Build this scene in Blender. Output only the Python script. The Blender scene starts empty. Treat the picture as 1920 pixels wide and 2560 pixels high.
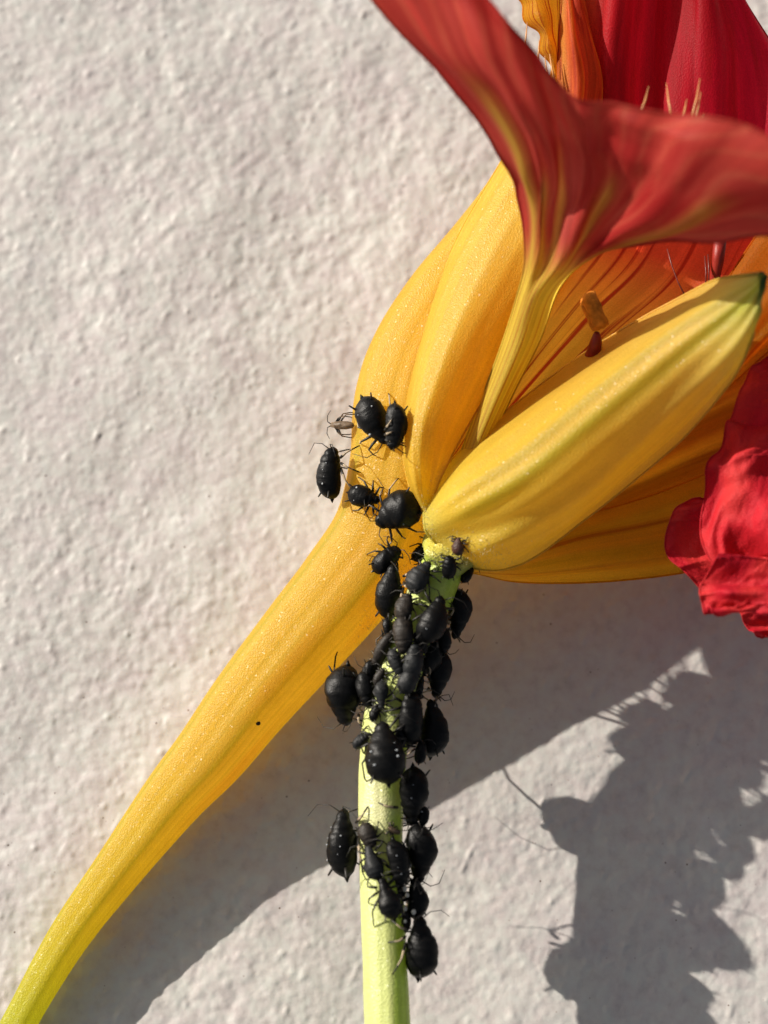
import bpy, bmesh, math, random
import numpy as np
from mathutils import Vector, Matrix, Quaternion
from mathutils.bvhtree import BVHTree
random.seed(7)
rng = np.random.default_rng(11)
SC = bpy.context.scene
COL = SC.collection

# ------------------------------------------------------------------ camera
W_PX, H_PX = 1920.0, 2560.0
DIST, TILT = 50.0, math.radians(11)          # 1 unit = about 1.3 mm
ZO = -1.0                                    # the plant's own heights are counted from 1.0 below the wall
CX, CY, CZ = 0.0, -DIST*math.sin(TILT), 4.0 + ZO + DIST*math.cos(TILT)
cam_d = bpy.data.cameras.new('camera')
cam = bpy.data.objects.new('camera', cam_d); COL.objects.link(cam)
cam.location = (CX, CY, CZ); cam.rotation_euler = (TILT, 0, 0)
cam_d.sensor_fit = 'VERTICAL'; cam_d.sensor_height = 24; cam_d.sensor_width = 18
cam_d.lens = 24*DIST/25.6
cam_d.clip_start = 1; cam_d.clip_end = 1000
cam_d.dof.use_dof = True
cam_d.dof.focus_distance = DIST - 0.1
APERTURE = 1.12
cam_d.dof.aperture_fstop = cam_d.lens*0.001/APERTURE
SC.camera = cam

# ------------------------------------------------------------------ light
SUN_DIR = Vector((2.05, -1.08, -1.0)).normalized()      # the way the light travels
SUN_EL = math.asin(-SUN_DIR.z)
SUN_ROT = math.atan2(-SUN_DIR.x, -SUN_DIR.y)
wd = bpy.data.worlds.new('World'); SC.world = wd; wd.use_nodes = True
nt = wd.node_tree
sky = nt.nodes.new('ShaderNodeTexSky'); sky.sky_type = 'NISHITA'; sky.sun_disc = False
sky.sun_elevation = SUN_EL; sky.sun_rotation = SUN_ROT
sky.air_density = 1.0; sky.dust_density = 3.5; sky.ozone_density = 0.6
bg = nt.nodes['Background']; bg.inputs['Strength'].default_value = 0.056
hs = nt.nodes.new('ShaderNodeHueSaturation'); hs.inputs['Saturation'].default_value = 0.45
nt.links.new(sky.outputs[0], hs.inputs['Color']); nt.links.new(hs.outputs[0], bg.inputs['Color'])
sl = bpy.data.lights.new('sun', 'SUN'); sl.energy = 5.0; sl.angle = math.radians(0.55)
sl.color = (1.0, 0.93, 0.83)
so = bpy.data.objects.new('sun', sl); COL.objects.link(so)
so.rotation_mode = 'QUATERNION'; so.rotation_quaternion = SUN_DIR.to_track_quat('-Z', 'Y')
so.location = (-40, 25, 60)
SC.view_settings.view_transform = 'Standard'; SC.view_settings.look = 'None'
SC.view_settings.exposure = 0.62; SC.view_settings.gamma = 1.0
SC.render.engine = 'CYCLES'
SC.cycles.max_bounces = 10; SC.cycles.diffuse_bounces = 6; SC.cycles.transmission_bounces = 6

# ------------------------------------------------------------------ projection helpers
_c, _s = math.cos(TILT), math.sin(TILT)
RIGHT = Vector((1, 0, 0)); UP = Vector((0, _c, _s)); FWD = Vector((0, _s, -_c)); CAM = Vector((CX, CY, CZ))
def ray(px, py):
    sx = (px-960)/100.0; sy = (1280-py)/100.0
    return (RIGHT*sx + UP*sy + FWD*DIST)
def P(px, py, z):
    """the point at height z above the wall that stands at a place in the photo"""
    d = ray(px, py); t = (z+ZO-CZ)/d.z
    return CAM + d*t

# ------------------------------------------------------------------ object helpers
def link(o, parent=None):
    COL.objects.link(o)
    if parent is not None: o.parent = parent
    return o
def empty(name, loc, label=None, cat=None, group=None):
    o = bpy.data.objects.new(name, None); o.location = loc; o.empty_display_size = 0.3
    COL.objects.link(o)
    if label: o['label'] = label
    if cat: o['category'] = cat
    if group: o['group'] = group
    return o
def mesh_obj(name, verts, faces, mats, parent=None, smooth=True, fmat=None, uvs=None, cols=None, off=(0,0,0)):
    me = bpy.data.meshes.new(name)
    off = Vector(off)
    V = [(v[0]-off.x, v[1]-off.y, v[2]-off.z) for v in verts]
    me.from_pydata(V, [], faces)
    for m in (mats if isinstance(mats, (list, tuple)) else [mats]): me.materials.append(m)
    if smooth: me.polygons.foreach_set('use_smooth', [True]*len(me.polygons))
    if fmat is not None: me.polygons.foreach_set('material_index', fmat)
    if uvs is not None:
        ul = me.uv_layers.new(name='UVMap'); li = np.zeros(len(me.loops), dtype=np.int32)
        me.loops.foreach_get('vertex_index', li)
        ul.data.foreach_set('uv', np.asarray(uvs, dtype=np.float32)[li].ravel())
    if cols is not None:
        ca = me.color_attributes.new('tint', 'FLOAT_COLOR', 'POINT')
        c4 = np.ones((len(verts), 4), dtype=np.float32); c4[:, :3] = cols
        ca.data.foreach_set('color', c4.ravel())
    me.update()
    o = bpy.data.objects.new(name, me)
    link(o, parent)
    return o

def catmull(A, n):
    """resample control rows A (k, ...) to n rows"""
    A = np.asarray(A, float); k = len(A)
    t = np.linspace(0, k-1, n); i = np.minimum(t.astype(int), k-2); f = t-i
    f = f.reshape((-1,)+(1,)*(A.ndim-1))
    def g(j): 
        jj = np.clip(j, 0, k-1); r = A[jj]
        lo = (j < 0); hi = (j > k-1)
        if lo.any(): r[lo] = 2*A[0]-A[1]
        if hi.any(): r[hi] = 2*A[-1]-A[-2]
        return r
    p0, p1, p2, p3 = g(i-1), g(i), g(i+1), g(i+2)
    return 0.5*((2*p1)+(-p0+p2)*f+(2*p0-5*p1+4*p2-p3)*f**2+(-p0+3*p1-3*p2+p3)*f**3)

HOST_V, HOST_F = [], []
def add_host(V, F):
    b = len(HOST_V); HOST_V.extend([tuple(v) for v in V]); HOST_F.extend([tuple(i+b for i in f) for f in F])

def grid_faces(n, m, closed=False):
    F = []
    mm = m if closed else m-1
    for i in range(n-1):
        for j in range(mm):
            a = i*m+j; b = i*m+(j+1) % m
            F.append((a, b, b+m, a+m))
    return F

def lerp(a, b, t): return a+(b-a)*t
def sstep(a, b, x): 
    t = np.clip((x-a)/(b-a), 0, 1); return t*t*(3-2*t)
def ramp(v, stops):
    """stops: (pos, rgb)"""
    xs = [s[0] for s in stops]
    return np.stack([np.interp(v, xs, [s[1][k] for s in stops]) for k in range(3)], -1)
def mixc(c, d, w): return c*(1-w[..., None]) + np.asarray(d)*w[..., None]

def noise2(x, y, seed=0):
    """smooth value noise, vectorised"""
    r = np.random.default_rng(seed); T = r.random((256, 256))
    xi = np.floor(x).astype(int); yi = np.floor(y).astype(int); fx = x-xi; fy = y-yi
    fx = fx*fx*fx*(fx*(fx*6-15)+10); fy = fy*fy*fy*(fy*(fy*6-15)+10)
    a = T[xi % 256, yi % 256]; b = T[(xi+1) % 256, yi % 256]; c = T[xi % 256, (yi+1) % 256]; d = T[(xi+1) % 256, (yi+1) % 256]
    return (a*(1-fx)+b*fx)*(1-fy)+(c*(1-fx)+d*fx)*fy - 0.5

def patch(name, ctrl, n, m, mat, parent, disp=None, col=None, thick=0.05, host=False, zoff=0.0, label=None):
    """ctrl rows (along the petal) of columns (across) of (px,py,z); v runs along, u across"""
    C = np.array([[[p.x, p.y, p.z] for p in (P(a, b, z+zoff) for a, b, z in row)] for row in ctrl])
    C = catmull(C, n); C = np.swapaxes(catmull(np.swapaxes(C, 0, 1), m), 0, 1)
    v, u = np.meshgrid(np.linspace(0, 1, n), np.linspace(0, 1, m), indexing='ij')
    du = np.gradient(C, axis=1); dv = np.gradient(C, axis=0)
    N = np.cross(du, dv); N /= np.linalg.norm(N, axis=-1, keepdims=True)+1e-9
    if N[..., 2].mean() < 0: N = -N
    if disp is not None: C = C + N*disp(u, v)[..., None]
    V = C.reshape(-1, 3); F = grid_faces(n, m)
    if np.cross(du, dv)[..., 2].mean() < 0: F = [f[::-1] for f in F]
    cols = col(u, v).reshape(-1, 3) if col else None
    if host: add_host(V, F)
    UV = np.stack([u.ravel(), v.ravel()], -1)
    if thick:
        # the rim is a rounded bead, so the edge has body while the blade stays one thin layer
        loop = list(range(m)) + [i*m+m-1 for i in range(1, n)] + [(n-1)*m+j for j in range(m-2, -1, -1)] + [i*m for i in range(n-2, 0, -1)]
        kept = [loop[0]]
        for q in loop[1:]:
            if np.linalg.norm(V[q]-V[kept[-1]]) > 0.035: kept.append(q)
        K = len(kept); k = 6; Nf = N.reshape(-1, 3); BV = []; src = []
        for i, q in enumerate(kept):
            t = V[kept[(i+1) % K]]-V[kept[i-1]]; t /= np.linalg.norm(t)+1e-9
            a = Nf[q] - t*np.dot(Nf[q], t); a /= np.linalg.norm(a)+1e-9; bb = np.cross(t, a)
            for j in range(k):
                th = 2*math.pi*j/k; BV.append(V[q] + (a*math.cos(th)+bb*math.sin(th))*thick*0.5); src.append(q)
        b0 = len(V)
        F = list(F) + [(b0+i*k+j, b0+((i+1) % K)*k+j, b0+((i+1) % K)*k+(j+1) % k, b0+i*k+(j+1) % k) for i in range(K) for j in range(k)]
        V = np.concatenate([V, np.array(BV)]); UV = np.concatenate([UV, UV[src]])
        if cols is not None: cols = np.concatenate([cols, cols[src]])
    o = mesh_obj(name, V, F, mat, parent, uvs=UV, cols=cols)
    if label: o['label'] = label
    return o

def frames(pts):
    pts = [Vector(p) for p in pts]; T = []
    for i in range(len(pts)):
        a = pts[max(i-1, 0)]; b = pts[min(i+1, len(pts)-1)]; T.append((b-a).normalized())
    return pts, T

def tube(name, stations, n, m, mat, parent, section=None, col=None, host=False, flat=1.0, cap=False, zfn=None):
    """stations (px,py,z,r); section(theta,v) -> radius factor; theta 0 = picture right side, 90 deg = to the viewer"""
    S = np.array([[*P(a, b, z), r] for a, b, z, r in stations]); S = catmull(S, n)
    pts, T = frames(S[:, :3])
    th = np.linspace(0, 2*math.pi, m, endpoint=False)
    V = []; U = []; CC = []
    for i in range(n):
        t = T[i]; q = (-FWD - t*(-FWD).dot(t)).normalized(); s = q.cross(t).normalized()
        if s.x < 0: s = -s
        v = i/(n-1)
        f = section(th, v) if section else np.ones(m)
        for j in range(m):
            r = S[i, 3]*f[j]
            V.append(pts[i] + s*(math.cos(th[j])*r) + q*(math.sin(th[j])*r*flat))
            U.append((j/m, v))
    F = grid_faces(n, m, True)
    if cap: F.append(tuple(range(m))[::-1]); F.append(tuple(range((n-1)*m, n*m)))
    U = np.array(U)
    cols = None
    if col: cols = col(U[:, 0], U[:, 1])
    # make the faces point outward
    c0 = (V[0]+V[m//2])/2; nrm = (V[F[0][1]]-V[F[0][0]]).cross(V[F[0][3]]-V[F[0][0]])
    if nrm.dot(V[0]-c0) < 0: F = [f[::-1] for f in F]
    o = mesh_obj(name, V, F, mat, parent, uvs=U, cols=cols)
    if host: add_host(V, F)
    return o

def wire_geo(pts, radii, k=6):
    """a tapered closed tube through world points; returns verts, faces"""
    pts, T = frames(pts); V = []; F = []
    ref = Vector((0.31, 0.17, 0.93))
    for i, p in enumerate(pts):
        t = T[i]; a = t.cross(ref)
        if a.length < 1e-3: a = t.cross(Vector((1, 0, 0)))
        a.normalize(); b = t.cross(a)
        for j in range(k):
            th = 2*math.pi*j/k
            V.append(p + (a*math.cos(th)+b*math.sin(th))*radii[i])
    n = len(pts)
    for i in range(n-1):
        for j in range(k):
            F.append((i*k+j, i*k+(j+1) % k, (i+1)*k+(j+1) % k, (i+1)*k+j))
    F.append(tuple(range(k))[::-1]); F.append(tuple(range((n-1)*k, n*k)))
    return V, F

# ------------------------------------------------------------------ materials
def new_mat(name):
    m = bpy.data.materials.new(name); m.use_nodes = True
    t = m.node_tree; b = t.nodes['Principled BSDF']; return m, t, b, t.nodes['Material Output']
def N(t, kind, **kw):
    n = t.nodes.new(kind)
    for k, v in kw.items():
        if hasattr(n, k): setattr(n, k, v)
        else: n.inputs[k].default_value = v
    return n
def mixrgb(t, fac, a, b, mode='MIX'):
    n = t.nodes.new('ShaderNodeMix'); n.data_type = 'RGBA'; n.blend_type = mode
    for s, v in ((0, fac), (6, a), (7, b)):
        if isinstance(v, bpy.types.NodeSocket): t.links.new(v, n.inputs[s])
        else: n.inputs[s].default_value = v if s == 0 else (*v, 1) if len(v) == 3 else v
    return n.outputs[2]
def cramp(t, src, stops):
    n = t.nodes.new('ShaderNodeValToRGB'); e = n.color_ramp.elements
    while len(e) > 1: e.remove(e[0])
    for i, (p, c) in enumerate(stops):
        el = e[0] if i == 0 else e.new(p)
        el.position = p; el.color = (c, c, c, 1) if not isinstance(c, tuple) else (*c, 1)
    t.links.new(src, n.inputs[0]); return n.outputs[0]

def petal_mat(name, transl=0.45, rough=0.42, streak=0.25, su=28, sv=1.6, vein=None, vein_amt=0.0, vein_su=9, vein_sv=1.0,
              vein_lo=0.56, vein_hi=0.66, cell=15.0, cell_bump=0.35, spec=0.5, bump=0.06, glint=0.16, sheen=0.0):
    m, t, b, out = new_mat(name); L = t.links.new
    at = N(t, 'ShaderNodeAttribute', attribute_name='tint')
    uv = N(t, 'ShaderNodeUVMap'); mp = N(t, 'ShaderNodeMapping'); mp.inputs['Scale'].default_value = (su, sv, 1)
    L(uv.outputs[0], mp.inputs[0])
    ns = N(t, 'ShaderNodeTexNoise', Scale=1.0, Detail=4.0, Roughness=0.6); L(mp.outputs[0], ns.inputs['Vector'])
    lo = cramp(t, ns.outputs[0], [(0.3, 1-streak), (0.7, 1.0+0*streak)])
    c = mixrgb(t, 1.0, at.outputs['Color'], lo, 'MULTIPLY')
    co = N(t, 'ShaderNodeTexCoord')
    # blotchy change of hue
    n2 = N(t, 'ShaderNodeTexNoise', Scale=1.3, Detail=5.0, Roughness=0.65); L(co.outputs['Object'], n2.inputs['Vector'])
    bl = cramp(t, n2.outputs[0], [(0.3, (0.95, 0.92, 0.86)), (0.7, (1.0, 1.0, 1.0))])
    c = mixrgb(t, 1.0, c, bl, 'MULTIPLY')
    if vein is not None:
        mv = N(t, 'ShaderNodeMapping'); mv.inputs['Scale'].default_value = (vein_su, vein_sv, 1); L(uv.outputs[0], mv.inputs[0])
        nv = N(t, 'ShaderNodeTexNoise', Scale=1.0, Detail=3.0, Roughness=0.55, Distortion=0.15); L(mv.outputs[0], nv.inputs['Vector'])
        vf = cramp(t, nv.outputs[0], [(vein_lo, 0.0), (vein_hi, vein_amt)])
        c = mixrgb(t, vf, c, vein)
    # epidermal cells: a fine granular skin that glints
    vo = N(t, 'ShaderNodeTexVoronoi', Scale=cell); L(co.outputs['Object'], vo.inputs['Vector'])
    nf = N(t, 'ShaderNodeTexNoise', Scale=cell*1.7, Detail=2.0); L(co.outputs['Object'], nf.inputs['Vector'])
    gr = cramp(t, nf.outputs[0], [(0.35, (0.86, 0.84, 0.80)), (0.7, (1.0, 1.0, 1.0))])
    c = mixrgb(t, 1.0, c, gr, 'MULTIPLY')
    ad = N(t, 'ShaderNodeMath', operation='MULTIPLY_ADD'); L(ns.outputs[0], ad.inputs[0]); ad.inputs[1].default_value = bump/ max(cell_bump, .01)
    L(vo.outputs['Distance'], ad.inputs[2])
    bp = N(t, 'ShaderNodeBump', Strength=cell_bump, Distance=0.05); L(ad.outputs[0], bp.inputs['Height'])
    L(c, b.inputs['Base Color']); L(bp.outputs[0], b.inputs['Normal'])
    b.inputs['Roughness'].default_value = rough; b.inputs['Specular IOR Level'].default_value = spec
    # cells tilt each its own way, so a few catch the sun
    vg = N(t, 'ShaderNodeTexVoronoi', Scale=28.0); L(co.outputs['Object'], vg.inputs['Vector'])
    vs = N(t, 'ShaderNodeVectorMath', operation='SUBTRACT'); L(vg.outputs['Color'], vs.inputs[0]); vs.inputs[1].default_value = (0.5, 0.5, 0.5)
    vm = N(t, 'ShaderNodeVectorMath', operation='SCALE'); L(vs.outputs[0], vm.inputs[0]); vm.inputs[3].default_value = 0.9
    ge = N(t, 'ShaderNodeNewGeometry'); va = N(t, 'ShaderNodeVectorMath', operation='ADD'); L(ge.outputs['Normal'], va.inputs[0]); L(vm.outputs[0], va.inputs[1])
    vn = N(t, 'ShaderNodeVectorMath', operation='NORMALIZE'); L(va.outputs[0], vn.inputs[0])
    b.inputs['Coat Weight'].default_value = glint; b.inputs['Coat Roughness'].default_value = 0.24; b.inputs['Coat Tint'].default_value = (1, 0.9, 0.6, 1); L(vn.outputs[0], b.inputs['Coat Normal'])
    tr = N(t, 'ShaderNodeBsdfTranslucent')
    # light that has passed through is more saturated
    sat = N(t, 'ShaderNodeGamma'); sat.inputs[1].default_value = 1.05; L(c, sat.inputs[0]); L(sat.outputs[0], tr.inputs['Color'])
    L(bp.outputs[0], tr.inputs['Normal'])
    mx = N(t, 'ShaderNodeMixShader'); mx.inputs[0].default_value = transl
    L(b.outputs[0], mx.inputs[1]); L(tr.outputs[0], mx.inputs[2]); L(mx.outputs[0], out.inputs['Surface'])
    return m

M_SPUR = petal_mat('yellow_petal_skin', transl=0.68, rough=0.42, streak=0.18, su=60, sv=1.6, cell=24, cell_bump=0.28, spec=.35)
M_SEPAL = petal_mat('yellow_sepal_skin', transl=0.62, rough=0.42, streak=0.16, su=22, sv=1.4, cell=24, cell_bump=0.28, spec=.35)
M_IN = petal_mat('orange_veined_petal', transl=0.75, rough=0.5, spec=.15, streak=0.2, su=26, sv=1.2, vein=(0.40, 0.022, 0.01), vein_amt=0.92,
                 vein_su=24, vein_sv=0.7, vein_lo=0.54, vein_hi=0.6, cell=20, cell_bump=0.25, glint=0.05)
M_LOW = petal_mat('orange_lower_petal', transl=0.85, rough=0.5, spec=.15, streak=0.2, su=18, sv=0.9, vein=(0.52, 0.12, 0.01), vein_amt=0.7,
                  vein_su=5, vein_sv=0.5, vein_lo=0.53, vein_hi=0.6, cell=20, cell_bump=0.25, glint=0.05)
M_RED = petal_mat('red_petal', transl=0.6, rough=0.55, spec=.15, streak=0.34, su=34, sv=1.5, vein=(0.34, 0.008, 0.012), vein_amt=0.55, vein_su=16, vein_sv=2.2, vein_lo=.5, vein_hi=.62, cell=22, cell_bump=0.2, bump=.2, glint=0.0)
M_RUF = petal_mat('scarlet_ruffle', transl=0.45, rough=0.6, spec=.2, streak=0.14, su=9, sv=5, cell=24, cell_bump=0.3, bump=.12, glint=0.0)
M_STEM = petal_mat('pale_green_stem', transl=0.30, rough=0.4, streak=0.14, su=22, sv=9, cell=20, cell_bump=0.3)

def plain(name, rgb, rough=0.5, spec=0.5, var=0.3, scale=6.0, bump=0.2, bscale=30, transl=0.0, alpha=1.0):
    m, t, b, out = new_mat(name); L = t.links.new
    co = N(t, 'ShaderNodeTexCoord')
    ns = N(t, 'ShaderNodeTexNoise', Scale=scale, Detail=4.0); L(co.outputs['Object'], ns.inputs['Vector'])
    f = cramp(t, ns.outputs[0], [(0.3, 1-var), (0.7, 1.0)])
    c = mixrgb(t, 1.0, rgb, f, 'MULTIPLY'); L(c, b.inputs['Base Color'])
    nb = N(t, 'ShaderNodeTexNoise', Scale=bscale, Detail=3.0); L(co.outputs['Object'], nb.inputs['Vector'])
    bp = N(t, 'ShaderNodeBump', Strength=bump, Distance=0.03); L(nb.outputs[0], bp.inputs['Height']); L(bp.outputs[0], b.inputs['Normal'])
    b.inputs['Roughness'].default_value = rough; b.inputs['Specular IOR Level'].default_value = spec
    if transl:
        tr = N(t, 'ShaderNodeBsdfTranslucent'); L(c, tr.inputs['Color'])
        mx = N(t, 'ShaderNodeMixShader'); mx.inputs[0].default_value = transl
        L(b.outputs[0], mx.inputs[1]); L(tr.outputs[0], mx.inputs[2]); L(mx.outputs[0], out.inputs['Surface'])
    return m
M_BLACK = plain('aphid_black', (0.004, 0.004, 0.0042), rough=0.42, spec=0.16, var=0.5, scale=9, bump=0.35, bscale=22)
M_SLATE = plain('aphid_slate', (0.014, 0.015, 0.016), rough=0.55, spec=0.25, var=0.5, scale=9, bump=0.35, bscale=22)
M_BROWN = plain('aphid_dark_brown', (0.022, 0.017, 0.013), rough=0.55, spec=0.25, var=0.6, scale=9, bump=0.35, bscale=22)
M_RUST = plain('aphid_rust', (0.07, 0.022, 0.012), rough=0.5, spec=0.4, var=0.7, scale=12, bump=0.8, bscale=30)
M_LEGD = plain('leg_dark', (0.016, 0.014, 0.012), rough=0.5, spec=0.35, var=0.3)
M_LEGP = plain('leg_pale', (0.46, 0.36, 0.24), rough=0.5, spec=0.4, var=0.4, transl=0.2)
M_LEGB = plain('leg_brown', (0.09, 0.065, 0.035), rough=0.5, spec=0.4, var=0.4, transl=0.2)
M_WAX = plain('wax_white', (0.34, 0.36, 0.38), rough=0.7, spec=0.3, var=0.5, scale=25)
M_SKIN = plain('shed_skin_brown', (0.42, 0.31, 0.21), rough=0.4, spec=0.5, var=0.6, scale=10, transl=0.6)
M_FUZZ = plain('pale_fuzz', (0.75, 0.72, 0.42), rough=0.4, spec=0.6, var=0.2, transl=0.4)
M_DROP = plain('pale_grain', (0.72, 0.70, 0.62), rough=0.2, spec=0.7, var=0.2, transl=0.2)
M_HAIR = plain('petal_hair', (0.75, 0.40, 0.16), rough=0.4, spec=0.5, var=0.2, transl=0.3)
M_DARKHAIR = plain('red_brown_hair', (0.14, 0.02, 0.012), rough=0.4, spec=0.4, var=0.2)
M_ANTHER = plain('anther_orange', (0.66, 0.22, 0.025), rough=0.8, spec=0.1, var=0.55, scale=8, bump=0.7, bscale=16)
M_STALK = plain('stalk_red', (0.30, 0.02, 0.012), rough=0.45, spec=0.4, var=0.3, transl=0.2)
M_SPECK = plain('dirt_dark', (0.035, 0.022, 0.014), rough=0.8, spec=0.2, var=0.4)

# ------------------------------------------------------------------ the painted wall
m_wall, t, b, out = new_mat('white_masonry_paint'); L = t.links.new
co = N(t, 'ShaderNodeTexCoord')
n1 = N(t, 'ShaderNodeTexNoise', Scale=0.45, Detail=7.0, Roughness=0.7); L(co.outputs['Object'], n1.inputs['Vector'])
c = cramp(t, n1.outputs[0], [(0.3, (0.465, 0.425, 0.425)), (0.42, (0.50, 0.475, 0.465)), (0.55, (0.515, 0.51, 0.485)), (0.75, (0.54, 0.53, 0.53))])
n2 = N(t, 'ShaderNodeTexNoise', Scale=2.6, Detail=5.0, Roughness=0.6); L(co.outputs['Object'], n2.inputs['Vector'])
c = mixrgb(t, 1.0, c, cramp(t, n2.outputs[0], [(0.3, (0.86, 0.815, 0.81)), (0.46, (0.97, 0.93, 0.925)), (0.62, (1.0, 1.0, 0.985))]), 'MULTIPLY')
# small grey and brown specks
v1 = N(t, 'ShaderNodeTexVoronoi', Scale=1.6); L(co.outputs['Object'], v1.inputs['Vector'])
sp = cramp(t, v1.outputs['Distance'], [(0.028, 0.95), (0.055, 0.0)])
vr = N(t, 'ShaderNodeSeparateColor'); L(v1.outputs['Color'], vr.inputs[0])
gt = N(t, 'ShaderNodeMath', operation='GREATER_THAN'); L(vr.outputs[0], gt.inputs[0]); gt.inputs[1].default_value = 0.35
mu = N(t, 'ShaderNodeMath', operation='MULTIPLY'); L(sp, mu.inputs[0]); L(gt.outputs[0], mu.inputs[1])
c = mixrgb(t, mu.outputs[0], c, (0.16, 0.12, 0.10))
v2 = N(t, 'ShaderNodeTexVoronoi', Scale=3.1); L(co.outputs['Object'], v2.inputs['Vector'])
v2r = N(t, 'ShaderNodeSeparateColor'); L(v2.outputs['Color'], v2r.inputs[0])
g2 = N(t, 'ShaderNodeMath', operation='GREATER_THAN'); L(v2r.outputs[1], g2.inputs[0]); g2.inputs[1].default_value = 0.6
mu2 = N(t, 'ShaderNodeMath', operation='MULTIPLY'); L(cramp(t, v2.outputs['Distance'], [(0.04, 0.7), (0.10, 0.0)]), mu2.inputs[0]); L(g2.outputs[0], mu2.inputs[1])
c = mixrgb(t, mu2.outputs[0], c, (0.33, 0.27, 0.25))
L(c, b.inputs['Base Color'])
nb = N(t, 'ShaderNodeTexNoise', Scale=7.0, Detail=5.0, Roughness=0.6); L(co.outputs['Object'], nb.inputs['Vector'])
bp = N(t, 'ShaderNodeBump', Strength=0.2, Distance=0.04); L(nb.outputs[0], bp.inputs['Height']); L(bp.outputs[0], b.inputs['Normal'])
b.inputs['Roughness'].default_value = 0.48; b.inputs['Specular IOR Level'].default_value = 0.4

def axis(lo, hi, step, far):
    core = np.arange(lo, hi+1e-6, step); a = []; s = step; x = hi
    while x < far: s *= 1.35; x += s; a.append(x)
    bb = []; s = step; x = lo
    while x > -far: s *= 1.35; x -= s; bb.append(x)
    return np.array(bb[::-1]+list(core)+a)
xs = axis(-11.5, 11.5, 0.05, 90); ys = axis(-16.0, 16.5, 0.052, 90)
X, Y = np.meshgrid(xs, ys, indexing='ij')
def octave(sc, ang, seed, wob=0.25):
    ca, sa = math.cos(ang), math.sin(ang)
    xx = (X*ca-Y*sa)*sc+57; yy = (X*sa+Y*ca)*sc+91
    xx = xx + wob*noise2(xx*0.7+3, yy*0.7, seed+50)*2; yy = yy + wob*noise2(xx*0.7, yy*0.7+7, seed+60)*2
    return noise2(xx, yy, seed)
patchy = 0.75 + 0.9*octave(0.22, 0.4, 17)
Z = 0.12*octave(0.3, 0.2, 6) + 0.05*octave(0.8, 1.0, 7)
Z += 0.85*patchy*(0.022*octave(1.7, 0.5, 8) + 0.030*octave(3.0, 1.2, 9, .1) + 0.026*octave(5.2, 0.8, 10, .1)) + 0.013*octave(9.0, 0.3, 11, .1)
# pimples of paint standing up here and there, small pits
pp = octave(4.2, 2.0, 12, 0.0); Z += 0.16*np.clip(pp-0.36, 0, 1)
pq = octave(6.5, 0.9, 13, 0.0); Z -= 0.08*np.clip(pq-0.40, 0, 1)
fade = np.clip(1-(np.maximum(np.abs(X)-11.5, 0)+np.maximum(np.abs(Y)-16, 0))/6, 0, 1)
Z *= fade
V = np.stack([X.ravel(), Y.ravel(), Z.ravel()], -1)
nx, ny = len(xs), len(ys)
I = np.arange(nx*ny).reshape(nx, ny)
Fq = np.stack([I[:-1, :-1].ravel(), I[1:, :-1].ravel(), I[1:, 1:].ravel(), I[:-1, 1:].ravel()], -1)
me = bpy.data.meshes.new('wall')
me.vertices.add(len(V)); me.vertices.foreach_set('co', V.astype(np.float32).ravel())
me.loops.add(Fq.size); me.loops.foreach_set('vertex_index', Fq.astype(np.int32).ravel())
me.polygons.add(len(Fq)); me.polygons.foreach_set('loop_start', np.arange(0, Fq.size, 4, dtype=np.int32))
me.update(calc_edges=True); me.polygons.foreach_set('use_smooth', np.ones(len(Fq), dtype=bool))
me.materials.append(m_wall)
wall = bpy.data.objects.new('wall', me); COL.objects.link(wall); wall['kind'] = 'structure'
def wall_z(x, y):
    i = int(np.argmin(abs(xs-x))); j = int(np.argmin(abs(ys-y))); return float(Z[i, j])

# ------------------------------------------------------------------ the flower
YEL = (0.97, 0.68, 0.07); YEL2 = (0.84, 0.60, 0.10); ORA = (0.90, 0.33, 0.02); ORY = (0.88, 0.42, 0.03)
GRN = (0.46, 0.55, 0.05); LGR = (0.60, 0.72, 0.20); RED = (0.62, 0.035, 0.02); DRED = (0.42, 0.008, 0.016)
flower = empty('nasturtium_flower', P(1115, 1390, 4.3),
               'yellow and red nasturtium flower with long spur and pale green stem, held off white wall', 'flower')
FL = flower
def setparent_fix(o):
    o.matrix_parent_inverse = flower.matrix_basis.inverted()

def bump1(x, c, w): return np.exp(-((x-c)/w)**2)

# spur and hood: one long tube, polygonal in section
def spur_section(th, v):
    # a crease a little right of the middle, another on the left, faint ribs all round
    f = np.ones_like(th)
    amp = 0.11*(1-0.5*v)
    f = f + amp*(np.abs(np.cos((th-math.radians(72))*2.5))**2.2) - amp*0.4
    f = f + 0.005*np.cos(th*15+1.0)
    return f
def spur_col(u, v):
    c = ramp(v, [(0, (0.66, 0.76, 0.10)), (0.10, (0.74, 0.78, 0.09)), (0.20, (0.90, 0.74, 0.08)), (0.33, (0.98, 0.74, 0.12)),
                 (0.60, (0.98, 0.71, 0.12)), (0.72, (0.98, 0.72, 0.12)), (1.0, (0.98, 0.75, 0.14))])
    th = u*2*math.pi
    crease = np.maximum.reduce([bump1(np.mod(th-math.radians(72+72*k)+math.pi, 2*math.pi)-math.pi, 0, 0.085) for k in range(5)])
    c = mixc(c, (0.58, 0.58, 0.06), 0.62*crease*sstep(0.02, 0.2, v)*(1-0.6*sstep(0.6, 0.8, v)))
    rib = np.clip(np.cos(th*23+1.0+0.5*np.sin(v*8)), 0, 1)**6
    c = mixc(c, (0.74, 0.56, 0.05), 0.42*rib*sstep(0.05, 0.3, v))
    c = mixc(c, (0.98, 0.52, 0.05), 0.5*np.clip(noise2(u*14, v*9, 71)*2.5, 0, 1)*sstep(0.2, 0.4, v))
    return c
spur_st = []
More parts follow.
